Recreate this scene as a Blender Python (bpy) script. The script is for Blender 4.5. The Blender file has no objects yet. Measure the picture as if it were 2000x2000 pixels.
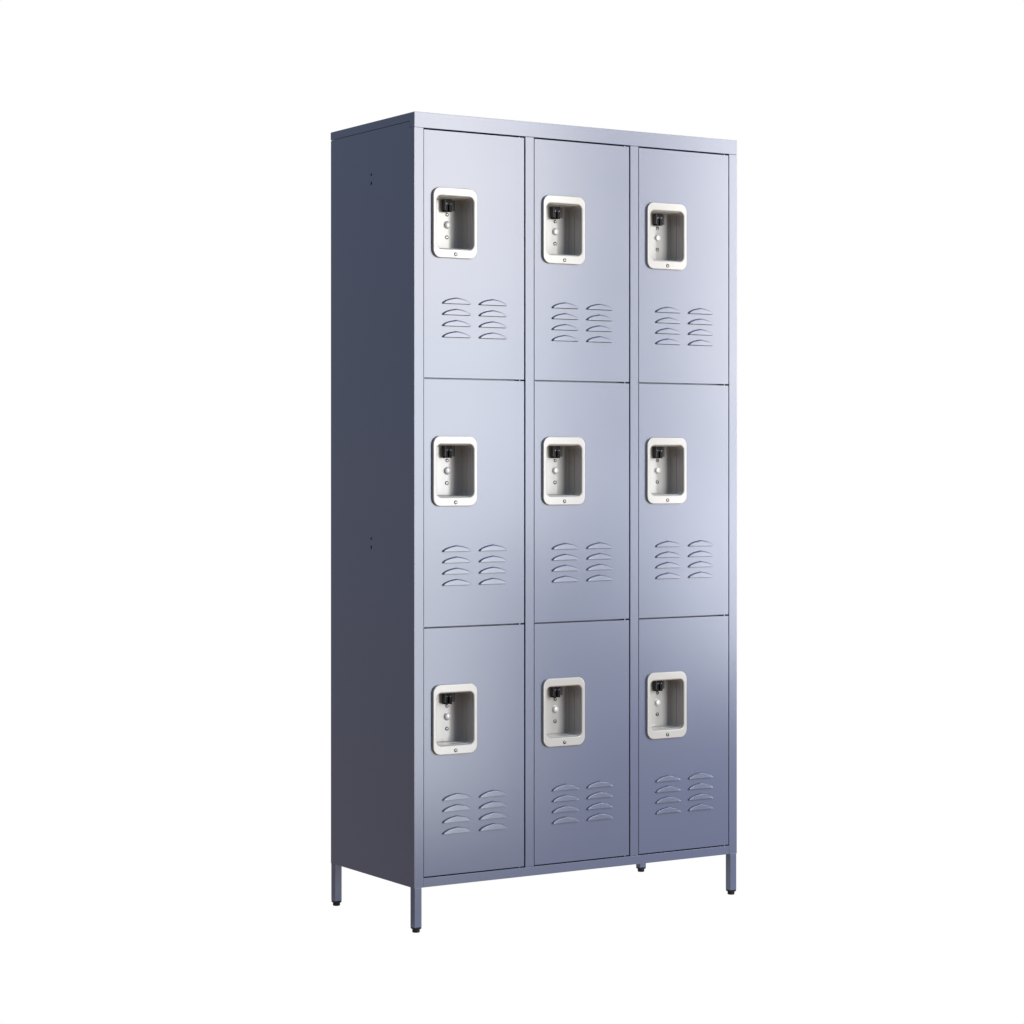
import bpy, bmesh, math
from mathutils import Vector, Matrix
S = bpy.context.scene
COL = S.collection

# ------------------------------------------------------------------ sizes (metres)
W, D, H, ZB = 0.9105, 0.4035, 1.85, 0.1011
SX = 0.0244                      # first door's left edge line
PX = 0.2961                      # column pitch
DW = 0.2703                      # opening width
Z1, PZ = 0.1231, 0.5634          # lowest door's bottom line, row pitch

# ------------------------------------------------------------------ materials
def mat(name, base, rough=0.4, metal=0.0, spec=0.5, bump=0.0, scale=900.0, vary=0.0, coat=0.0, coat_rough=0.1, aniso=0.0):
    m = bpy.data.materials.new(name); m.use_nodes = True
    nt = m.node_tree; b = nt.nodes['Principled BSDF']
    b.inputs['Base Color'].default_value = (*base, 1)
    b.inputs['Roughness'].default_value = rough
    b.inputs['Metallic'].default_value = metal
    b.inputs['Specular IOR Level'].default_value = spec
    b.inputs['Coat Weight'].default_value = coat
    b.inputs['Coat Roughness'].default_value = coat_rough
    tc = nt.nodes.new('ShaderNodeTexCoord')
    if bump:
        n = nt.nodes.new('ShaderNodeTexNoise'); n.inputs['Scale'].default_value = scale
        n.inputs['Detail'].default_value = 2
        nt.links.new(tc.outputs['Object'], n.inputs['Vector'])
        bp = nt.nodes.new('ShaderNodeBump'); bp.inputs['Strength'].default_value = bump
        bp.inputs['Distance'].default_value = 0.0004
        nt.links.new(n.outputs['Fac'], bp.inputs['Height']); nt.links.new(bp.outputs['Normal'], b.inputs['Normal'])
    if vary:
        n2 = nt.nodes.new('ShaderNodeTexNoise'); n2.inputs['Scale'].default_value = 3.5
        nt.links.new(tc.outputs['Object'], n2.inputs['Vector'])
        mr = nt.nodes.new('ShaderNodeMapRange')
        mr.inputs['To Min'].default_value = rough - vary; mr.inputs['To Max'].default_value = rough + vary
        nt.links.new(n2.outputs['Fac'], mr.inputs['Value']); nt.links.new(mr.outputs['Result'], b.inputs['Roughness'])
    return m
PAINT = mat('blue_grey_powder_paint', (0.066, 0.076, 0.120), rough=0.23, spec=0.5, bump=0.04, scale=1400, vary=0.02)
STEEL = mat('brushed_stainless', (0.30, 0.288, 0.268), rough=0.17, metal=0.05, spec=0.28, vary=0.02)
BRIGHT = mat('polished_screw_steel', (0.16, 0.155, 0.15), rough=0.2, metal=0.8)
BUTTON = mat('satin_button_steel', (0.45, 0.44, 0.43), rough=0.3, metal=0.12)
BLACK = mat('black_plastic', (0.004, 0.004, 0.005), rough=0.5, spec=0.08)
RUBBER = mat('black_rubber', (0.005, 0.005, 0.005), spec=0.2, rough=0.7, bump=0.1)
GREY = mat('dark_zinc', (0.05, 0.05, 0.05), rough=0.45, metal=0.1, spec=0.25)

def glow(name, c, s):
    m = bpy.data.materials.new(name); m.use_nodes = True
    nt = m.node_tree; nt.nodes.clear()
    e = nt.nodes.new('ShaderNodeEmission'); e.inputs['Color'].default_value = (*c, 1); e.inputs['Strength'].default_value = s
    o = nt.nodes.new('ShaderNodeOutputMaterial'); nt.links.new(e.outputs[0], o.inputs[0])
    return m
FLOOR_GLOW = glow('white_floor_glow', (1, 1, 1), 1.0)  # emission added so the floor shows plain white; it is no lamp

# ------------------------------------------------------------------ helpers
def box(bm, x0, x1, y0, y1, z0, z1):
    v = [bm.verts.new(p) for p in ((x0,y0,z0),(x1,y0,z0),(x1,y1,z0),(x0,y1,z0),(x0,y0,z1),(x1,y0,z1),(x1,y1,z1),(x0,y1,z1))]
    for f in ((3,2,1,0),(4,5,6,7),(0,1,5,4),(1,2,6,5),(2,3,7,6),(3,0,4,7)):
        bm.faces.new([v[i] for i in f])
def extrude_z(bm, pts, z0, z1):
    a = [bm.verts.new((x,y,z0)) for x,y in pts]; b = [bm.verts.new((x,y,z1)) for x,y in pts]
    n = len(pts)
    bm.faces.new(a[::-1]); bm.faces.new(b)
    for i in range(n): bm.faces.new((a[i],a[(i+1)%n],b[(i+1)%n],b[i]))
def rrect(cx, cz, w, h, r, n=8):
    r = max(r, 1e-5); pts = []
    for qx, qz, a0 in ((1,-1,-90),(1,1,0),(-1,1,90),(-1,-1,180)):
        ox, oz = cx+qx*(w/2-r), cz+qz*(h/2-r)
        for i in range(n+1):
            a = math.radians(a0+90*i/n); pts.append((ox+r*math.cos(a), oz+r*math.sin(a)))
    return pts
def loops(bm, rings, cap0=False, cap1=False):
    """skin a list of equal-length rings of (x,y,z)"""
    R = [[bm.verts.new(p) for p in r] for r in rings]
    n = len(R[0])
    for a, b in zip(R, R[1:]):
        for i in range(n): bm.faces.new((a[i], a[(i+1)%n], b[(i+1)%n], b[i]))
    if cap0: bm.faces.new(R[0][::-1])
    if cap1: bm.faces.new(R[-1])
def lathe_y(bm, cx, cz, prof, n=24):
    """prof = [(radius, y)...]; axis along y; last one closed"""
    rings = [[(cx+r*math.cos(2*math.pi*i/n), y, cz+r*math.sin(2*math.pi*i/n)) for i in range(n)] for r, y in prof]
    loops(bm, rings, cap1=True)
def finish(name, bm, m, parent=None, loc=(0,0,0), smooth=30, bevel=0, seg=3, recalc=True):
    if recalc: bmesh.ops.recalc_face_normals(bm, faces=bm.faces)
    me = bpy.data.meshes.new(name); bm.to_mesh(me); bm.free()
    me.materials.append(m)
    for p in me.polygons: p.use_smooth = True
    me.set_sharp_from_angle(angle=math.radians(smooth))
    o = bpy.data.objects.new(name, me); COL.objects.link(o)
    o.location = loc
    if parent: o.parent = parent
    if bevel:
        b = o.modifiers.new('bevel', 'BEVEL'); b.width = bevel; b.segments = seg; b.limit_method = 'ANGLE'
        b.angle_limit = math.radians(40); b.harden_normals = True
    return o
def bake(o):
    """apply the modifiers into the mesh (no operators)"""
    dg = bpy.context.evaluated_depsgraph_get(); dg.update()
    me = bpy.data.meshes.new_from_object(o.evaluated_get(dg))
    o.modifiers.clear(); o.data = me
def cut(o, cutter):
    md = o.modifiers.new('cut', 'BOOLEAN'); md.operation = 'DIFFERENCE'; md.solver = 'EXACT'; md.object = cutter
    bpy.context.view_layer.update(); bake(o)
    bpy.data.objects.remove(cutter)

# ------------------------------------------------------------------ cabinet
locker = bpy.data.objects.new('locker_cabinet', None); COL.objects.link(locker)
locker['label'] = 'tall blue-grey metal locker cabinet with nine doors in three columns, standing on four short legs'
locker['category'] = 'locker'

FS, FD = 0.0237, 0.020            # stile width and depth
def side(name, mirror):
    def X(x): return W-x if mirror else x
    bm = bmesh.new()
    L = [(0,0),(FS,0),(FS,FD),(0.0012,FD),(0.0012,D-0.001),(0,D-0.001)]
    extrude_z(bm, [(X(x),y) for x,y in L], ZB, Z1+3*PZ+0.0015)
    box(bm, *sorted((X(0.00005),X(0.0012))), FD+0.0006, D-0.001, Z1+3*PZ+0.0013, 1.8294)
    o = finish(name, bm, PAINT, locker)
    if not mirror:
        cb = bmesh.new()
        for zt, zs in ((1.7281, 1.7082), (0.8831, 0.8629)):
            for zc, w, h in ((zt, 0.0062, 0.0062), (zs, 0.0056, 0.0092)):
                pts = rrect(0.2017, zc, w, h, w*0.499, 5)
                loops(cb, [[(-0.01,y,z) for y,z in pts], [(0.01,y,z) for y,z in pts]], True, True)
        c = finish('cutter', cb, PAINT); cut(o, c)
    b = o.modifiers.new('bevel','BEVEL'); b.width=0.0009; b.segments=3; b.limit_method='ANGLE'; b.harden_normals=True
    return o
side('side_panel', False); side('side_panel', True)

ZT = Z1+3*PZ
# top sheet folded down into the front rail
tp = [(0,ZT+0.0018),(FD,ZT+0.0018),(FD,1.8311),(D+0.0006,1.8311),(D+0.0006,H),(0,H)]
bm = bmesh.new(); loops(bm, [[(0,y,z) for y,z in tp], [(W,y,z) for y,z in tp]], True, True)
finish('top_panel', bm, PAINT, locker, bevel=0.0007)
bm = bmesh.new(); box(bm, 0.0015, W-0.0015, FD+0.0008, D-0.0026, 1.8200, 1.8305); finish('top_leak_block', bm, PAINT, locker)  # unseen box added to stop light leaking in at the top seam
bm = bmesh.new(); box(bm, FS+0.0002, W-FS-0.0002, 0.0001, FD, ZB, Z1-0.0012); finish('bottom_rail', bm, PAINT, locker, bevel=0.0007)
for k in (1, 2):
    x0 = SX+PX*(k-1)+DW+0.0012; x1 = SX+PX*k-0.0007
    bm = bmesh.new(); box(bm, x0, x1, 0.0001, FD, Z1-0.0010, ZT+0.0016); finish('mullion', bm, PAINT, locker, bevel=0.0009)
bm = bmesh.new(); box(bm, 0.0014, W-0.0014, D-0.0022, D-0.0011, ZB, 1.829); finish('back_panel', bm, PAINT, locker)
bm = bmesh.new(); box(bm, 0.0014, W-0.0014, FD+0.0005, D-0.0024, ZB+0.0004, ZB+0.0016); finish('bottom_panel', bm, PAINT, locker)
for k in (1, 2):
    bm = bmesh.new(); box(bm, 0.0014, W-0.0014, FD+0.006, D-0.0024, Z1+PZ*k-0.009, Z1+PZ*k+0.009); finish('shelf', bm, PAINT, locker)
    xm = SX+PX*k-(PX-DW)/2
    bm = bmesh.new(); box(bm, xm-0.0006, xm+0.0006, FD+0.0005, D-0.0024, ZB+0.002, 1.828); finish('divider', bm, PAINT, locker)

# legs
def leg(x, y):
    bm = bmesh.new(); box(bm, -0.0095, 0.0095, -0.0095, 0.0095, 0.0118, ZB+0.0003)
    l = finish('leg', bm, PAINT, locker, (x, y, 0), bevel=0.0011)
    bm = bmesh.new()
    rings = []
    for w, z in ((0.0186,0.0119),(0.0192,0.0117),(0.0192,0.0092),(0.0172,0.0078)):
        rings.append([(px,py,z) for px,py in rrect(0,0,w,w,0.0025,6)])
    loops(bm, rings, True, True)
    n = 28
    rings = [[(r*math.cos(2*math.pi*i/n), r*math.sin(2*math.pi*i/n), z) for i in range(n)]
             for r, z in ((0.0080,0.0079),(0.0087,0.0072),(0.0087,0.0016),(0.0081,0.0004),(0.0070,0.0))]
    loops(bm, rings, True, True)
    finish('foot', bm, RUBBER, l, smooth=40)
e = 0.0102
for x, y in ((e,e),(W-e,e),(e,D-e),(W-e,D-e)): leg(x, y)

# ------------------------------------------------------------------ door (local origin: bottom-left of its opening line, front plane y=0)
GL, GR, GZ = 0.0007, 0.0021, 0.0017
PCX, PCZ, PW, PH = 0.0797, 0.3537, 0.1166, 0.1595       # handle plate
OW, OH, OR = 0.0972, 0.1192, 0.0115                       # its opening
LW, LH, LD = 0.0770, 0.0142, 0.0050                       # louver
LPOS = [(x+LW/2, z) for x in (0.0472, 0.1443) for z in (0.1711, 0.1457, 0.1202, 0.0947)]

def louver_mesh():
    bm = bmesh.new()
    N = 28
    K = ((0,1),(0.30,0.865),(0.55,0.72),(0.78,0.49),(0.92,0.27),(1.0,0.06))
    def hh(u):
        a = abs(u)
        for (a0,h0),(a1,h1) in zip(K, K[1:]):
            if a <= a1+1e-9: return LH*(h0+(h1-h0)*(a-a0)/(a1-a0))
        return 0
    us = [-1,-0.97,-0.92,-0.85,-0.78,-0.66,-0.55,-0.42,-0.3,-0.15,0]; us = us+[-u for u in us[-2::-1]]; N = len(us)-1
    rings = []
    # outer foot, start of ramp, ridge, ridge rounded, flat face down to the lip
    for k, (ins, dep) in enumerate(((0,0.0),(0.10,0.12),(0.28,0.75),(0.38,0.95),(0.50,1.0))):
        row = []
        for u in us:
            x = u*(LW/2 - ins*0.0075); z = max(hh(u)*(1-ins*0.42), 0)
            row.append((x, -dep*LD, z))
        rings.append(row)
    # the lip row along z=0
    rings.append([(u*(LW/2-0.5*0.0075), -1.06*LD, 0.0) for u in us])
    R = [[bm.verts.new(p) for p in r] for r in rings]
    for a, b in zip(R, R[1:]):
        for i in range(N):
            try: bm.faces.new((a[i], a[i+1], b[i+1], b[i]))
            except ValueError: pass
    bmesh.ops.remove_doubles(bm, verts=bm.verts, dist=1e-5)
    bmesh.ops.recalc_face_normals(bm, faces=bm.faces)
    # make sure the outside looks to -y
    s = sum(f.normal.y*f.calc_area() for f in bm.faces)
    if s > 0: bmesh.ops.reverse_faces(bm, faces=bm.faces)
    for f in bm.faces: f.tag = all(abs(v.co.y) > LD*0.999 for v in f.verts)
    return bm

door = bpy.data.objects.new('tmp', None)
bm = bmesh.new(); box(bm, GL, DW-GR, 0.0004, 0.0165, GZ, PZ-GZ)
door = finish('door', bm, PAINT, locker)
cb = bmesh.new()
pts = rrect(PCX, PCZ+0.001, OW+0.006, OH+0.006, OR+0.002)
loops(cb, [[(x,-0.01,z) for x,z in pts], [(x,0.03,z) for x,z in pts]], True, True)
for lx, lz in LPOS:
    a, b, c_, d = lx-LW/2+0.0012, lx+LW/2-0.0030, lx-LW/2+0.010, lx+LW/2-0.010
    tee = [(a,lz-0.0008),(b,lz-0.0008),(b,lz+0.0010),(d,lz+0.0010),(d,lz+0.0060),(c_,lz+0.0060),(c_,lz+0.0010),(a,lz+0.0010)]  # slit runs below the lip, shaped to stand in for the lip's shadow
    loops(cb, [[(x,-0.01,z) for x,z in tee], [(x,0.03,z) for x,z in tee]], True, True)
c = finish('cutter', cb, PAINT); cut(door, c)
b = door.modifiers.new('bevel','BEVEL'); b.width=0.0008; b.segments=3; b.limit_method='ANGLE'; b.angle_limit=math.radians(50); b.harden_normals=True

for lx, lz in LPOS:
    if lx == LPOS[0][0] and lz == LPOS[0][1]:
        lou = finish('louver', louver_mesh(), PAINT, door, (lx, 0.0004, lz), smooth=24, recalc=False)
        for p in lou.data.polygons:
            if all(lou.data.vertices[v].co.y < -LD*0.999 for v in p.vertices): p.use_smooth = False
        sd = lou.modifiers.new('sheet', 'SOLIDIFY'); sd.thickness = 0.0007; sd.offset = -1
        continue
    o = lou.copy(); COL.objects.link(o); o.parent = door; o.location = (lx, 0.0004, lz)

# handle: pressed plate running into a deep cup with a fold line on its wall
bm = bmesh.new()
T = 0.0062
def ring(w, h, r, y, dx=0.0, dz=0.001): return [(x, y, z) for x, z in rrect(PCX+dx, PCZ+dz, w, h, r, 10)]
rings = [ring(PW, PH, 0.0190, 0.0003, dz=0), ring(PW, PH, 0.0190, -T+0.0022, dz=0), ring(PW-0.0009, PH-0.0009, 0.0186, -T+0.0008, dz=0),
         ring(PW-0.0026, PH-0.0026, 0.0178, -T+0.0001, dz=0), ring(PW-0.0044, PH-0.0044, 0.0170, -T, dz=0),
         ring(OW+0.0052, OH+0.0052, OR+0.0026, -T), ring(OW+0.0034, OH+0.0034, OR+0.0017, -T+0.0003), ring(OW+0.0014, OH+0.0014, OR+0.0007, -T+0.0012),
         ring(OW+0.0002, OH+0.0002, OR, -T+0.0027), ring(OW-0.0004, OH-0.0004, OR, 0.0004),
         ring(OW-0.0012, OH-0.0012, OR-0.001, 0.0028), ring(OW-0.0030, OH-0.0030, OR-0.002, 0.0034),
         ring(OW-0.0036, OH-0.0036, OR-0.002, 0.0205), ring(OW-0.0012, OH-0.0012, OR-0.001, 0.0209), ring(OW-0.0012, OH-0.0012, OR-0.001, 0.0222), ring(OW-0.0038, OH-0.0038, OR-0.002, 0.0226),
         ring(OW-0.0050, OH-0.0050, OR-0.002, 0.0470), ring(OW-0.0056, OH-0.0056, OR-0.003, 0.0485),
         ring(OW-0.0070, OH-0.0070, OR-0.0035, 0.0495), ring(OW-0.0086, OH-0.0086, OR-0.004, 0.0498)]
loops(bm, rings, cap1=True)
bmesh.ops.recalc_face_normals(bm, faces=bm.faces)
if sum(f.normal.y*f.calc_area() for f in bm.faces) > 0: bmesh.ops.reverse_faces(bm, faces=bm.faces)
hd = finish('recessed_handle', bm, STEEL, door, smooth=24, recalc=False)
for p in hd.data.polygons:
    if abs(p.normal.y) > 0.99 or (p.area > 2e-4): p.use_smooth = False

YB = 0.0498
def screw(x, z, y, r=0.0044):
    bm = bmesh.new()
    lathe_y(bm, x, z, [(r, y+0.0006), (r, y-0.0006), (r*0.92, y-0.0013), (r*0.70, y-0.0019), (r*0.35, y-0.0022), (r*0.05, y-0.0023)], 20)
    o = finish('screw', bm, BRIGHT, door, smooth=60)
    cb = bmesh.new(); a = r*0.62; t = r*0.17
    box(cb, x-a, x+a, y-0.004, y-0.0011, z-t, z+t); c = finish('cutter', cb, BRIGHT); cut(o, c)
    cb = bmesh.new(); box(cb, x-t, x+t, y-0.004, y-0.0011, z-a, z+a); c = finish('cutter', cb, BRIGHT); cut(o, c)
    return o
screw(PCX+0.0006, PCZ-0.0708, -T)
BX = 0.0903
screw(BX, 0.3782, YB, 0.0042); screw(BX-0.0005, 0.3264, YB, 0.0046)
bm = bmesh.new(); r = 0.0083
lathe_y(bm, BX+0.0002, 0.3545, [(r*1.12, YB+0.0006),(r*1.12, YB-0.0004),(r, YB-0.0008),(r*0.99, YB-0.0026),(r*0.90, YB-0.0040),(r*0.66,YB-0.0053),(r*0.35,YB-0.0060),(r*0.04,YB-0.0062)], 28)
finish('lock_button', bm, BUTTON, door, smooth=60)
# latch hanging from the cup's ceiling: grey bracket with holes, black latch body in front of it
ZL1 = PCZ+0.001+OH/2-0.0022
br = [(0.0763,0.0345),(0.0771,0.0345),(0.0771,0.0488),(0.1106,0.0488),(0.1106,YB+0.0004),(0.0763,YB+0.0004)]
bm = bmesh.new(); extrude_z(bm, br, 0.3872, ZL1+0.0012)
finish('latch_bracket', bm, GREY, door)
bm = bmesh.new(); box(bm, 0.0772, 0.0952, 0.0350, 0.0487, 0.3838, ZL1+0.0012)
lt = finish('latch', bm, BLACK, door)
cb = bmesh.new(); box(cb, 0.0836, 0.0876, 0.02, 0.0440, 0.380, 0.3995); c = finish('cutter', cb, BLACK); cut(lt, c)
bv = lt.modifiers.new('bevel','BEVEL'); bv.width=0.0005; bv.segments=2
for rx in (0.0805, 0.0912):
    bm = bmesh.new(); lathe_y(bm, rx, 0.4020, [(0.0016,0.0352),(0.0016,0.0342),(0.0008,0.0338)], 14)
    finish('rivet', bm, BRIGHT, door, smooth=50)
# hinge pins bridging the gaps above and below the door
for z0, z1 in ((PZ-GZ-0.0006, PZ-0.00008), (0.00008, GZ+0.0006)):
    bm = bmesh.new(); n = 14
    loops(bm, [[(DW-0.0128+0.0012*math.cos(2*math.pi*i/n), 0.0030+0.0012*math.sin(2*math.pi*i/n), z) for i in range(n)] for z in (z0, z1)], True, True)
    finish('hinge_pin', bm, BUTTON, door, smooth=50)

parts = [c for c in door.children]
for r in range(3):
    for k in range(3):
        loc = (SX+PX*k, 0, Z1+PZ*r)
        if r == 0 and k == 0: door.location = loc; continue
        d = door.copy(); COL.objects.link(d); d.location = loc; d.parent = locker
        for c in parts:
            q = c.copy(); COL.objects.link(q); q.parent = d

# ------------------------------------------------------------------ white floor slab under the cabinet, with added glow to hide shadows
YAW = 0.5598
CAM = Vector((-2.6524, -4.6464, 1.0579))
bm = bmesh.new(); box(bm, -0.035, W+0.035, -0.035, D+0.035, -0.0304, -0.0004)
fl = finish('floor', bm, FLOOR_GLOW, bevel=0.004); fl['kind'] = 'structure'

# ------------------------------------------------------------------ light: a white studio sweep behind, dim room elsewhere
w = bpy.data.worlds.new('World'); S.world = w; w.use_nodes = True
nt = w.node_tree; bg = nt.nodes['Background']; bg.inputs['Strength'].default_value = 1.0
tc = nt.nodes.new('ShaderNodeTexCoord')
dot = nt.nodes.new('ShaderNodeVectorMath'); dot.operation = 'DOT_PRODUCT'
nt.links.new(tc.outputs['Generated'], dot.inputs[0]); dot.inputs[1].default_value = (math.sin(YAW), math.cos(YAW), 0)
mr = nt.nodes.new('ShaderNodeMapRange'); mr.interpolation_type = 'SMOOTHSTEP'
mr.inputs['From Min'].default_value = 0.56; mr.inputs['From Max'].default_value = 0.74
nt.links.new(dot.outputs['Value'], mr.inputs['Value'])
sp = nt.nodes.new('ShaderNodeSeparateXYZ'); nt.links.new(tc.outputs['Generated'], sp.inputs[0])
mz = nt.nodes.new('ShaderNodeMapRange'); mz.interpolation_type = 'SMOOTHSTEP'
mz.inputs['From Min'].default_value = -0.42; mz.inputs['From Max'].default_value = 0.22
nt.links.new(sp.outputs['Z'], mz.inputs['Value'])
room = nt.nodes.new('ShaderNodeMix'); room.data_type = 'RGBA'
room.inputs[6].default_value = (0.46, 0.31, 0.20, 1); room.inputs[7].default_value = (0.34, 0.46, 0.66, 1)
nt.links.new(mz.outputs['Result'], room.inputs[0])
mx = nt.nodes.new('ShaderNodeMix'); mx.data_type = 'RGBA'
nt.links.new(mr.outputs['Result'], mx.inputs[0]); nt.links.new(room.outputs[2], mx.inputs[6]); mx.inputs[7].default_value = (1, 1, 1, 1)
nt.links.new(mx.outputs[2], bg.inputs['Color'])
def area(name, loc, target, sx, sy, radiance, color=(1,1,1), spread=180):
    L = bpy.data.lights.new(name, 'AREA'); L.shape = 'RECTANGLE'; L.size = sx; L.size_y = sy
    L.energy = radiance*math.pi*sx*sy; L.color = color; L.spread = math.radians(spread)
    o = bpy.data.objects.new(name, L); COL.objects.link(o); o.location = loc
    d = Vector(target)-Vector(loc); o.rotation_euler = d.to_track_quat('-Z','Y').to_euler()
    return o
WW = (1, 0.985, 0.95)
def soft(x0, x1, z0, z1, rad, c=WW, roll=0):
    x, z = (x0+x1)/2, (z0+z1)/2
    o = area('softbox_lamp', (x, -3.0, z), (x, 0, z), x1-x0, z1-z0, rad, c)
    o.rotation_euler = (Matrix.Rotation(math.radians(-roll), 3, 'Y') @ o.rotation_euler.to_matrix()).to_euler()
BL = (0.945, 0.975, 1.01)
soft(1.15, 2.38, 1.65, 3.10, 17.6, (1, 0.99, 0.965))
soft(1.15, 2.38, 0.75, 1.65, 15.8, BL)
soft(0.95, 2.05, -0.25, 0.75, 12.0, BL)
soft(2.96, 4.00, 1.20, 3.10, 18.0, (1, 0.99, 0.965))
soft(2.90, 4.05, 0.28, 1.22, 16.5, BL, 18)
area('fill_lamp', (0.9, -3.6, 4.2), (0.4, 0, 1.9), 1.2, 1.2, 4.0, (0.95,0.97,1))

# ------------------------------------------------------------------ camera
cd = bpy.data.cameras.new('camera'); cam = bpy.data.objects.new('camera', cd); COL.objects.link(cam)
cam.location = CAM; cam.rotation_euler = (math.radians(90), 0, -YAW)
cd.sensor_width = 36; cd.lens = 4640.165/2000*36; cd.shift_y = -95/2000
cd.clip_end = 100; cd.clip_start = 0.1
S.camera = cam
S.view_settings.view_transform = 'Standard'; S.view_settings.look = 'None'
S.view_settings.exposure = 0; S.view_settings.gamma = 1
S.render.engine = 'CYCLES'
S.cycles.sample_clamp_indirect = 10
